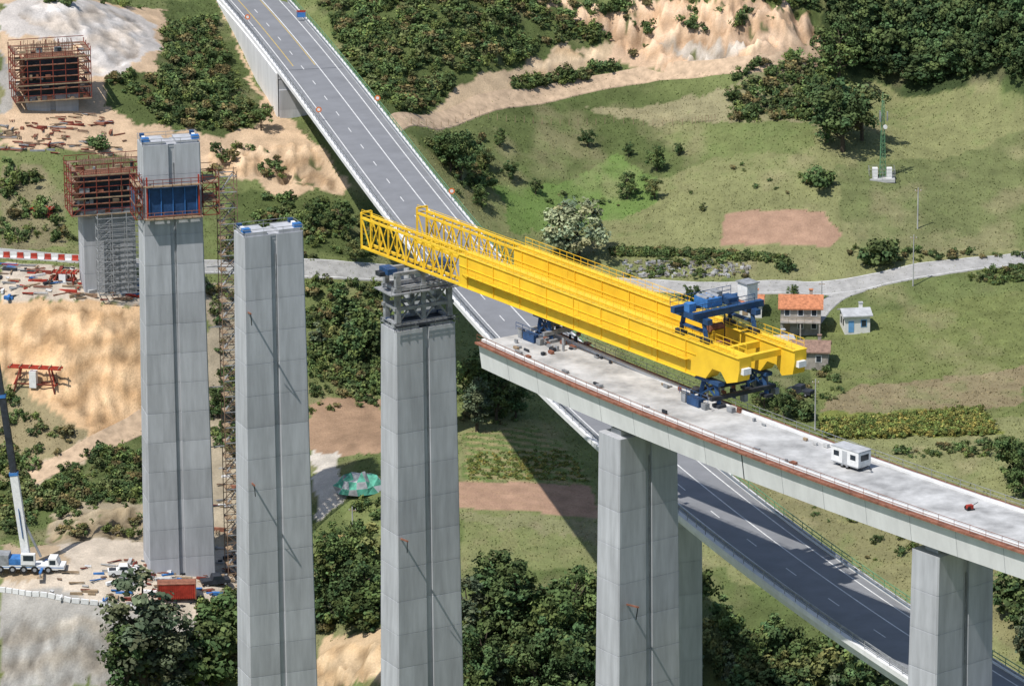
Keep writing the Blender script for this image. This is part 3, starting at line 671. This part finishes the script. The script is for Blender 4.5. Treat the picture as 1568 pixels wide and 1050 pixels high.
# ------------------------------------------------------------------ roads on terrain
def drape(name,pp,w,mat,off=.22,edge=None):
    P=[G(*p) for p in pp];pts=[]
    for i in range(len(P)-1):
        p0=P[max(i-1,0)];p1=P[i];p2=P[i+1];p3=P[min(i+2,len(P)-1)];k=max(2,int((p2-p1).length/1.5))
        for j in range(k):
            t=j/k;q=.5*((2*p1)+(p2-p0)*t+(2*p0-5*p1+4*p2-p3)*t*t+(3*p1-p0-3*p2+p3)*t**3);pts.append(q)
    pts.append(P[-1]);c=np.array([[p.x,p.y] for p in pts])
    for _ in range(3): c[1:-1]=(c[:-2]+2*c[1:-1]+c[2:])/4
    c2=[(x,y,0) for x,y in c]
    prof=[-w/2,-w/4,0,w/4,w/2];rows=[]
    for d in prof:
        o=np.array(offset(c2,d));hz=H(o[:,0],o[:,1])+off;rows.append(np.c_[o[:,:2],hz])
    for sgn in(-1,1):
        o=np.array(offset(c2,sgn*(w/2+.35)));hz=H(o[:,0],o[:,1])-.35;r=np.c_[o[:,:2],hz]
        if sgn<0: rows.insert(0,r)
        else: rows.append(r)
    mb=MB();k=len(rows);vs=[];nn=len(c)
    for i in range(nn): vs+=[tuple(rows[j][i]) for j in range(k)]
    mb.add(vs,[(i*k+j,i*k+j+1,(i+1)*k+j+1,(i+1)*k+j) for i in range(nn-1) for j in range(k-1)],mat)
    if edge:
        for d in(-w/2+.2,w/2-.2):
            l=np.array(offset(c2,d-.07));r=np.array(offset(c2,d+.07));zl=H(l[:,0],l[:,1])+off+.03;zr=H(r[:,0],r[:,1])+off+.03
            for i in range(nn-1): mb.add([(l[i][0],l[i][1],zl[i]),(r[i][0],r[i][1],zr[i]),(r[i+1][0],r[i+1][1],zr[i+1]),(l[i+1][0],l[i+1][1],zl[i+1])],[(0,1,2,3)],edge)
    mb.obj(name)
drape('country_road',[(-60,388),(60,393),(200,402),(340,408),(470,411),(560,416),(680,425),(820,431),(960,436),(1100,442),(1220,441),(1310,437),(1400,416),(1490,404),(1620,388)],4.6,M_track,.14,M_rwhite)
drape('lane',[(1318,440),(1285,452),(1262,470),(1240,500)],3.0,M_track,.14)
drape('dirt_track',[(598,196),(640,184),(720,168),(800,150),(900,130),(1000,112),(1100,104),(1180,99),(1255,86)],3.6,M_dirt,.14)
drape('dirt_track',[(40,735),(100,705),(160,675),(225,642)],3.4,M_dirt,.10)
# ------------------------------------------------------------------ houses etc
def house(name,px,py,w,d,h,rise,rz,mw,mr,porch=False,mf=None):
    mf=mf or M_white
    b=G(px,py);mb=MB();mb.box(-w/2,-d/2,-1.5,w/2,d/2,h,mw)
    o=.45;mb.prism([(-d/2-o,h-.12),(0,h+rise),(d/2+o,h-.12),(d/2+o,h+.1),(0,h+rise+.22),(-d/2-o,h+.1)],-w/2-o,w/2+o,mr,lambda x,y,z:(y,x,z))
    for sx in(-1,1): mb.add([(sx*(w/2-.01),-d/2,h),(sx*(w/2-.01),d/2,h),(sx*(w/2-.01),0,h+rise)],[(0,1,2)],mw)
    nwin=max(2,int(w/2.2))
    for k in range(nwin):
        x=-w/2+w*(k+.5)/nwin
        for z in([1.0] if h<3.5 else [.9,3.3]):
            if k==0 and z<1.2: mb.box(x-.5,-d/2-.05,0,x+.5,-d/2-.003,2.1,mf if mf!=M_white else M_wood);continue
            mb.box(x-.55,-d/2-.06,z-.08,x+.55,-d/2-.003,z+1.25,mf);mb.box(x-.42,-d/2-.08,z+.03,x+.42,-d/2-.061,z+1.13,M_glass)
    for y in(-d/5,d/5): mb.box(-w/2-.05,y-.45,1,-w/2-.003,y+.45,2.2,M_glass)
    mb.box(w/4-.3,.4,h+rise*.3,w/4+.3,1.0,h+rise+.9,mw);mb.box(w/4-.4,.3,h+rise+.9,w/4+.4,1.1,h+rise+1.02,mr)
    if porch:
        mb.box(-w/2,-d/2-2.0,2.4,w/2,-d/2-.004,2.55,mw)
        for x in(-w/2+.2,0,w/2-.2): mb.box(x-.12,-d/2-1.9,-1,x+.12,-d/2-1.65,2.4,mw)
        rail(mb,[(x,-d/2-1.95,2.55) for x in np.linspace(-w/2,w/2,6)],.9,.06,M_wood)
    return mb.obj(name,loc=(b.x,b.y,b.z),rz=rz)
house('stone_farmhouse',1226,503,7.2,6,4.6,1.6,math.radians(-4),M_wallg,M_tile,porch=True)
house('farm_outbuilding',1240,556,6.6,5.0,2.8,1.3,math.radians(-6),M_wallg,M_tile2)
house('stone_barn',1190,545,5.0,4.5,2.8,.9,math.radians(12),M_stone,M_pale)
house('white_cottage',1309,503,4.6,4.4,3.0,.7,math.radians(8),M_wallw,M_pale,mf=M_bluep)
house('farm_shed',1150,478,4.0,4.0,2.2,1.0,math.radians(-5),M_wallw,M_tile)
b=G(1350,272);mb=MB();Hh=15.0
for k in range(15):
    r0=.75-.035*k;r1=.75-.035*(k+1);z0=k*Hh/15;z1=(k+1)*Hh/15;cn=lambda r,i:(r*math.cos(i*2.094),r*math.sin(i*2.094))
    for i in range(3):
        a=cn(r0,i);a2=cn(r1,i);c2=cn(r1,i+1);c0=cn(r0,i+1);mb.beam((*a,z0),(*a2,z1),.12,M_green);mb.beam((*a,z0),(*c2,z1),.07,M_green);mb.beam((*a,z0),(*c0,z0),.07,M_green)
for i in range(3):
    t=i*2.094;mb.box(math.cos(t)*.9-.12,math.sin(t)*.9-.12,11.0,math.cos(t)*.9+.12,math.sin(t)*.9+.12,12.8,M_steel)
mb.cyl((.5,-.5,10),(.5,-.8,10),.4,M_white);mb.beam((0,0,15),(0,0,16.6),.08,M_green)
for x in(-1.8,.9): mb.box(x,-.9,0,x+1.0,.3,2.0,M_white)
mb.box(-2.4,-2,-.5,2.4,1.5,.1,M_conc)
rail(mb,[(-2.4,-2,.1),(0,-2,.1),(2.4,-2,.1),(2.4,1.5,.1),(0,1.5,.1),(-2.4,1.5,.1),(-2.4,-2,.1)],1.9,.05,M_steel,1,3)
mb.obj('telecom_mast',loc=b)
for px,py,hp in((1398,438,78),(1405,350,62),(1248,660,80),(540,815,40),(1258,460,30)):
    b=G(px,py);h=hp/(ppm(b)*.96);mb=MB();mb.cyl((0,0,-.5),(0,0,h),.14,M_conc,.09,8);mb.box(-.6,-.05,h-.7,.6,.05,h-.58,M_wood)
    for x in(-.5,0,.5): mb.cyl((x,0,h-.58),(x,0,h-.35),.05,M_white,n=6)
    mb.obj('utility_pole',loc=b)
def onroad(px,py,side):
    P=W(px,py,ZO);i=min(range(len(opth)),key=lambda k:abs(opth[k][1]-P.y));return Vector(offset(opth,side)[i])
for px,py,sd in((485,182,-5.9),(598,172,5.9),(722,312,5.9),(367,40,-5.9)):
    b=onroad(px,py,sd);mb=MB();mb.cyl((0,0,0),(0,0,2.2),.05,M_steel,n=6);mb.cyl((0,-.06,1.9),(0,-.10,1.9),.52,M_orange,n=20);mb.cyl((0,-.101,1.9),(0,-.11,1.9),.3,M_white,n=20)
    mb.obj('traffic_sign',loc=(b.x,b.y,ZO+.22))
b=onroad(497,35,5.2);mb=MB()
mb.box(-.9,-.05,.5,.9,.05,1.5,M_blue2);mb.box(-.9,-.052,1.5,.9,.052,1.9,M_red)
for x in(-.8,.8): mb.beam((x,-.3,0),(x,0,1.9),.06,M_steel);mb.beam((x,.4,0),(x,0,1.9),.06,M_steel)
mb.obj('roadworks_sign',loc=(b.x,b.y,ZO+.22))
def wheels(mb,xs,w,r=.38):
    for x in xs:
        for s in(-1,1): mb.cyl((x,s*w/2,r),(x,s*(w/2-.24),r),r,M_tyre,n=16);mb.cyl((x,s*(w/2+.01),r),(x,s*(w/2),r),r*.5,M_steel,n=12)
def deckpt(px,py): return W(px,py,ZD)
# boxy white site trailer
p=deckpt(1303,714);t=ndt(p.y);mb=MB();w_=1.1
mb.prism([(-2.3,.45),(2.2,.45),(2.3,.9),(2.3,2.25),(2.15,2.45),(-2.15,2.45),(-2.3,2.3)],-w_,w_,M_white)
mb.box(-2.35,-w_-.04,2.46,2.35,w_+.04,2.54,M_pale)
for s in(-1,1):
    y0,y1=sorted((s*w_,s*(w_+.015)))
    mb.box(-1.9,y0,1.35,-1.0,y1,2.0,M_glass);mb.box(.9,y0,1.35,1.8,y1,2.0,M_glass);mb.box(-.45,y0,.6,.35,y1,2.2,M_pale)
    mb.box(-2.28,y0,.5,2.2,y1,.58,M_steel)
mb.box(2.302,-.7,1.3,2.32,.7,2.05,M_glass);mb.box(-2.32,-.5,1.35,-2.302,.5,2.0,M_glass)
for s in(-.35,.35): mb.beam((2.2,s*2,.42),(3.5,0,.45),.1,M_dark)
mb.cyl((3.4,0,0),(3.4,0,.5),.07,M_steel,n=8);mb.box(-2.2,-.9,.3,2.2,.9,.45,M_dark)
wheels(mb,(-.55,.3),2.1,.36);mb.obj('site_trailer',loc=(p.x,p.y,ZD+.01),rz=math.atan2(t.y,t.x)+.08)
mb=MB()
for k in range(46):
    if k<30: y=random.uniform(590,641);d=random.choice([-1,1])*random.uniform(3.3,4.0)
    else: y=random.uniform(636,643);d=random.uniform(-4,4)
    Fd=frame(Vector((float(nd(y)),y,0)),ndt(y));l=random.uniform(.3,1.2);w=random.uniform(.15,.5);h=random.uniform(.08,.45);m=random.choice([M_rust,M_wood,M_steel,M_steel,M_dark,M_conc])
    mb.fbox(Fd,d-w/2,-l/2,ZD+.07,d+w/2,l/2,ZD+.07+h,m)
mb.obj('deck_construction_materials')
mb=MB();p=deckpt(1485,780)
mb.box(-.5,-.4,0,.5,.4,.15,M_dark);mb.box(-.4,-.3,.15,.35,.3,.6,M_red);mb.beam((.4,0,.5),(1.1,0,.8),.06,M_dark);mb.cyl((-.3,.42,.25),(-.3,.36,.25),.25,M_tyre);mb.cyl((-.3,-.42,.25),(-.3,-.36,.25),.25,M_tyre)
mb.obj('portable_compressor',loc=(p.x,p.y,ZD+.01),rz=.4)
# ------------------------------------------------------------------ construction yard bottom-left
b=G(44,874);mb=MB()
mb.box(-7.5,-1.3,.75,6.0,1.3,1.35,M_white);mb.box(-7.4,-1.32,1.0,5.9,1.32,1.1,M_blue2)
mb.prism([(3.4,.6),(5.0,.6),(5.1,1.6),(4.7,2.5),(3.4,2.5)],-1.25,1.25,M_white);mb.prism([(5.06,1.45),(4.72,2.35),(4.76,2.37),(5.12,1.47)],-1.1,1.1,M_glass)
for s in(-1,1): mb.box(3.6,min(s*1.25,s*1.262),1.5,4.6,max(s*1.25,s*1.262),2.25,M_glass)
wheels(mb,(-6,-4.4,-2.4,-.6,1.2,3.4),2.7,.62)
for x in(-7.0,2.4):
    for s in(-1,1): mb.box(x-.2,min(s*1.2,s*3.4),.65,x+.2,max(s*1.2,s*3.4),.95,M_blue2);mb.cyl((x,s*3.3,0),(x,s*3.3,.8),.12,M_steel);mb.box(x-.5,s*3.3-.5,-.02,x+.5,s*3.3+.5,.08,M_wood)
mb.box(-5.4,-1.35,1.4,-3.0,1.35,3.0,M_steel);mb.box(-3.0,-1.3,1.4,.6,1.3,2.4,M_blue2);mb.box(-1.0,-1.5,1.5,1.3,-.6,3.3,M_white);mb.box(-.6,-1.52,2.2,1.1,-1.501,3.1,M_glass)
p0=Vector((-.4,.4,2.6));dr=Vector((-.115,.02,1)).normalized()
L0=0
for l,w,m in((14,1.1,M_white),(13,.9,M_dark),(14,.7,M_dark)):
    mb.beam(p0+dr*L0,p0+dr*(L0+l),w,m,w*1.15);L0+=l
    mb.beam(p0+dr*(L0-.5),p0+dr*(L0),w+.15,M_blue2,w*1.15+.15)
mb.cyl(Vector((2.0,.4,2.3)),p0+dr*7,.22,M_steel,n=8)
mb.beam(p0+dr*3+Vector((.0,-.6,0)),p0+dr*8+Vector((0,-.6,0)),.5,M_blue2,.05)
mb.obj('mobile_crane',loc=(b.x,b.y,b.z+.05),rz=math.radians(-4))
b=G(271,914);mb=MB();mb.box(-3.0,-1.2,.1,3.0,1.2,2.6,M_red)
for x in np.arange(-2.85,2.9,.3): mb.box(x-.06,-1.26,.25,x+.06,-1.203,2.45,M_red)
for x in(-3.02,3.02):
    for y in(-1.22,1.22): mb.box(x-.1,y-.1,0,x+.1,y+.1,2.68,M_rust)
mb.box(-3.05,-1.28,2.55,3.05,1.28,2.66,M_rust);mb.box(3.02,-.05,.3,3.08,.05,2.4,M_steel)
mb.obj('shipping_container',loc=b,rz=math.radians(4))
def yard(name,pp,cnt,mats,lr=(.5,4),hr=(.1,.8)):
    w=wpoly(pp);a=np.array(w);mb=MB();k=0
    while k<cnt:
        x=random.uniform(a[:,0].min(),a[:,0].max());y=random.uniform(a[:,1].min(),a[:,1].max())
        if not pip(np.array([x]),np.array([y]),w)[0]: continue
        k+=1;z=h1(x,y);t=random.choice([0,.1,1.5,-.2,.6]);Fr=frame(Vector((x,y,0)),Vector((math.cos(t),math.sin(t),0)));l=random.uniform(*lr);wd=random.uniform(.15,.7);h=random.uniform(*hr);m=random.choice(mats)
        if random.random()<.55:
            for q in range(5): mb.beam(Fr(-wd/2+q*wd/4,-l/2,z+.15+random.uniform(0,.2)),Fr(-wd/2+q*wd/4+random.uniform(-.3,.3),l/2,z+.15),.09,m)
        else: mb.fbox(Fr,-wd/2,-l/2,z-.1,wd/2,l/2,z+h,m)
    mb.obj(name)
YM=[M_wood,M_wood,M_rust,M_brown,M_steel,M_rust2,M_blue2,M_dark,M_conc,M_white]
yard('construction_materials',[(80,880),(370,850),(380,900),(300,945),(70,915)],150,YM,(.4,3),(.1,.5))
yard('construction_materials',[(0,405),(215,430),(218,470),(0,465)],140,YM+[M_red],(.4,3.5),(.1,.6))
yard('construction_materials',[(0,185),(160,175),(205,225),(95,245),(0,230)],110,[M_wood,M_rust,M_steel,M_brown,M_rust2],(.4,3.5),(.05,.4))
yard('construction_materials',[(325,700),(372,700),(372,840),(325,840)],25,YM,(.5,3))
yard('rubble_stones',[(950,400),(1150,405),(1150,425),(955,425)],220,[M_stone,M_conc],(.2,.8),(.2,.6))
def pickup(name,px,py,rz,m):
    b=G(px,py);mb=MB()
    mb.prism([(-2.4,.4),(2.3,.4),(2.35,.95),(1.35,1.1),(.8,1.75),(-.5,1.78),(-.7,1.1),(-2.4,1.05)],-.9,.9,m)
    mb.prism([(1.36,1.13),(.85,1.70),(.89,1.73),(1.41,1.15)],-.75,.75,M_glass)
    for s in(-1,1): mb.prism([(-.45,1.15),(1.15,1.15),(.75,1.68),(-.4,1.68)],min(s*.9,s*.912),max(s*.9,s*.912),M_glass)
    mb.box(-2.2,-.75,1.06,-.8,.75,1.09,M_dark);wheels(mb,(-1.5,1.45),1.85,.36);mb.obj(name,loc=b,rz=rz)
pickup('pickup_truck',188,880,.1,M_white);pickup('pickup_truck',330,895,.3,M_dark)
pickup('pickup_truck',1225,604,2.6,M_dark)
for px,py,s in((55,590,3.6),(65,330,1.6),(100,430,1.8)):
    b=G(px,py);mb=MB()
    for x in(-s,s):
        for y in(-1,1): mb.beam((x,y,-1),(x*.7,y*.6,s*.9),.24,M_rust2)
        mb.beam((x,-1,.3),(x,1,.3),.15,M_red);mb.beam((x,-1,.3),(x*.7,.6,s*.9),.14,M_red)
    for y in(-.6,.6): mb.beam((-s*1.3,y,s*.9),(s*1.3,y,s*.9),.3,M_red);mb.beam((-s,y,.4),(s,y,.4),.2,M_rust2)
    for k in range(6): mb.beam((-s*1.2+k*s*.48,-1.0,s*.9+.2),(-s*1.2+k*s*.48,1.0,s*.9+.2),.14,M_wood)
    mb.box(-.9,-.9,-.2,.3,.3,s*.75,M_white);mb.obj('red_steel_trestle',loc=b,rz=-.2)
mb=MB()
for k in range(12):
    p=G(-5+k*10.5,394+k*.5);m=M_red if k%2 else M_white;mb.prism([(-.3,0),(.3,0),(.12,.35),(.1,.95),(-.1,.95),(-.12,.35)],0,1.1,m,lambda x,y,z,p=p:(p.x+y,p.y+x,p.z+z+.1))
mb.obj('plastic_road_barrier')
mb=MB()
pts=[G(x,y) for x,y in((0,905),(50,912),(110,922),(180,930),(240,935))]
for a,b in zip(pts[:-1],pts[1:]):
    for k in range(5):
        p=a.lerp(b,k/5);q=a.lerp(b,(k+.85)/5);mb.beam((p.x,p.y,h1(p.x,p.y)+.35),(q.x,q.y,h1(q.x,q.y)+.35),.4,M_white,.8)
mb.obj('concrete_barrier')
b=G(550,750);mb=MB();ph=np.linspace(0,2*math.pi,15)[:-1]
rings=[(4.3,0),(4.0,1.2),(3.0,2.3),(1.4,2.9)];vs=[]
for r,z in rings: vs+=[(r*math.cos(t)*random.uniform(.8,1.15),r*.7*math.sin(t)*random.uniform(.8,1.15),z*random.uniform(.7,1.2)) for t in ph]
k=14;fs=[(i*k+j,i*k+(j+1)%k,(i+1)*k+(j+1)%k,(i+1)*k+j) for i in range(3) for j in range(k)]
for q,f in enumerate(fs+[tuple(range(3*k,4*k))]): mb.add([vs[i] for i in f],[tuple(range(len(f)))],(M_gnet,M_gnet,M_pale,M_gnet,M_steel)[q%5])
mb.obj('netted_greenhouse',loc=b,rz=.2)
mass('garden_hedge',[[(935,382),(1200,394),(1205,402),(940,392)]],[170],'bush',1.1,1.8)
mass('hillside_scrub',[[(485,-10),(830,-10),(940,55),(850,68),(700,122),(610,172),(535,90)],[(170,125),(255,115),(258,40),(330,30),(365,140),(395,200),(250,190)],[(1000,-10),(1255,-10),(1250,28),(1100,10)],[(830,0),(1000,0),(1000,10),(900,20)],
 [(1110,130),(1250,95),(1290,150),(1260,190),(1120,190)],[(790,135),(830,118),(930,98),(935,108),(860,128)],[(0,10),(60,0),(250,0),(250,15),(100,12)],[(940,30),(1250,30),(1250,90),(960,90)]],[820,400,130,30,200,45,10,28],'bush',1.0,3.2)
mass('riverside_scrub',[[(400,300),(520,310),(580,360),(590,395),(480,400),(350,385)],[(470,430),(590,440),(590,590),(540,600),(475,560)],[(0,690),(60,745),(225,670),(228,765),(60,790),(0,820)],[(0,250),(60,260),(110,370),(0,378)],[(0,600),(60,640),(120,680),(40,730),(0,735)],
 [(310,930),(375,900),(378,1050),(310,1050)],[(318,440),(372,440),(372,700),(318,700)],[(180,1000),(330,960),(330,1055),(180,1055)],[(480,780),(590,770),(590,960),(480,975)],[(470,560),(590,590),(590,625),(475,640)],[(330,225),(470,220),(520,285),(330,265)],[(90,770),(228,765),(228,830),(90,830)]],[110,240,220,50,35,130,40,40,60,35,16,25],'bush',1.0,2.9)
mass('field_margin_scrub',[[(950,395),(1150,400),(1150,428),(955,425)],[(640,210),(740,200),(760,300),(700,300)],[(1320,385),(1568,385),(1568,395),(1330,405)],[(1150,600),(1240,590),(1240,620),(1150,640)],[(1480,425),(1568,405),(1568,430),(1500,440)],[(1350,690),(1530,680),(1525,700),(1350,700)],[(705,610),(800,625),(790,655),(705,645)],[(1550,390),(1290,380),(1300,390),(1330,385)],[(1240,560),(1300,570),(1290,610),(1240,620)],[(640,200),(1240,200),(1240,330),(900,330)],[(1060,700),(1568,790),(1568,860),(1300,860)]],[50,60,40,35,60,40,50,12,20,22,30],'bush',.6,1.9)
mass('corn_crop',[[(1255,646),(1500,628),(1530,666),(1258,670)]],[700],'corn',1.0,1.7)
mass('vegetable_garden',[[(715,695),(865,690),(905,738),(715,734)]],[420],'corn',.35,.65)
mass('forest',[[(1270,-20),(1600,-20),(1600,140),(1440,132),(1340,116),(1275,88)],[(500,-40),(820,-40),(820,-15),(500,-15)]],[190,15],'dark',5,11)
mass('valley_woods',[[(705,960),(915,950),(918,1150),(705,1150)],[(1045,930),(1390,1060),(1390,1170),(1050,1170)],[(1530,910),(1600,910),(1600,1150),(1530,1150)],[(480,870),(590,870),(590,965),(482,985)],[(470,470),(585,480),(585,560),(475,560)]],[75,125,26,26,14],'round',4.5,10)
T=tree
T('willow','willow_tree',885,398,105,1.2)
for a in [(705,275,88),(690,262,60),(1290,232,112),(1320,215,95),(1268,190,80),(1285,120,80),(745,262,40),(780,275,32),(1005,262,38),(1003,305,36),(960,305,40),(900,225,32),(737,318,34),(820,298,28),(962,240,24),(1040,238,22),(765,225,28),(760,645,85),(735,635,95),(720,610,70),(790,640,60),(1200,640,50),(1170,625,50),(1555,740,75),(1568,760,70),(530,890,85),(500,910,95),(560,940,100),(880,1000,130),(850,1020,120),(740,1060,120),(820,1060,120),(900,1090,150),(350,400,40),(400,200,40),(375,178,36),(480,350,50),(520,360,50),(545,400,40),(1215,455,20),(1060,470,40),(870,560,40),(335,640,60)]:
    T('round','broadleaf_tree',a[0],a[1],a[2]*1.05,random.uniform(.95,1.25))
T('tall','eucalyptus_tree',222,1075,215,1.25,1);T('tall','eucalyptus_tree',262,1080,160,1.3,1);T('tall','eucalyptus_tree',195,1085,150,1.2,0)
for a in[(765,975,150,1.3),(790,1000,160,1.2),(715,1000,120,1.3),(730,660,85,1.3)]: T('tall','poplar_tree',a[0],a[1],a[2],a[3])
for a in[(1255,288,34),(1345,402,42),(1200,415,22),(1237,640,30),(330,1000,60),(345,960,50),(300,1040,60),(150,228,22),(1560,735,60),(740,290,24)]: T('bush','bush',a[0],a[1],a[2]*1.2,1.1)
mb=MB()
pts=[G(x,y) for x,y in((630,190),(720,178),(830,190),(940,188),(1060,190),(1100,185))]
for a,b in zip(pts[:-1],pts[1:]):
    for k in range(8): p=a.lerp(b,k/8);z=h1(p.x,p.y);mb.beam((p.x,p.y,z-.2),(p.x,p.y,z+1.3),.1,M_wood)
mb.obj('field_fence')
# ------------------------------------------------------------------ light
S=Vector((-.71,-.70,0)).normalized();EL=math.radians(59);S3=Vector((S.x*math.cos(EL),S.y*math.cos(EL),math.sin(EL)))
sl=bpy.data.lights.new('sun','SUN');sl.energy=4.7;sl.angle=math.radians(.5);sl.color=(1,.96,.91)
so=bpy.data.objects.new('sun',sl);SC.collection.objects.link(so);so.rotation_euler=S3.to_track_quat('Z','Y').to_euler();so.location=(0,300,300)
w=bpy.data.worlds.new('World');SC.world=w;w.use_nodes=True;nt=w.node_tree
sk=nt.nodes.new('ShaderNodeTexSky');sk.sky_type='NISHITA';sk.sun_disc=False;sk.sun_elevation=EL;sk.sun_rotation=math.atan2(S.x,S.y)
bg=nt.nodes['Background'];bg.inputs[1].default_value=.125;nt.links.new(sk.outputs[0],bg.inputs[0])
SC.view_settings.view_transform='Standard';SC.view_settings.look='None';SC.view_settings.exposure=0
print('OBJ',len(bpy.data.objects))
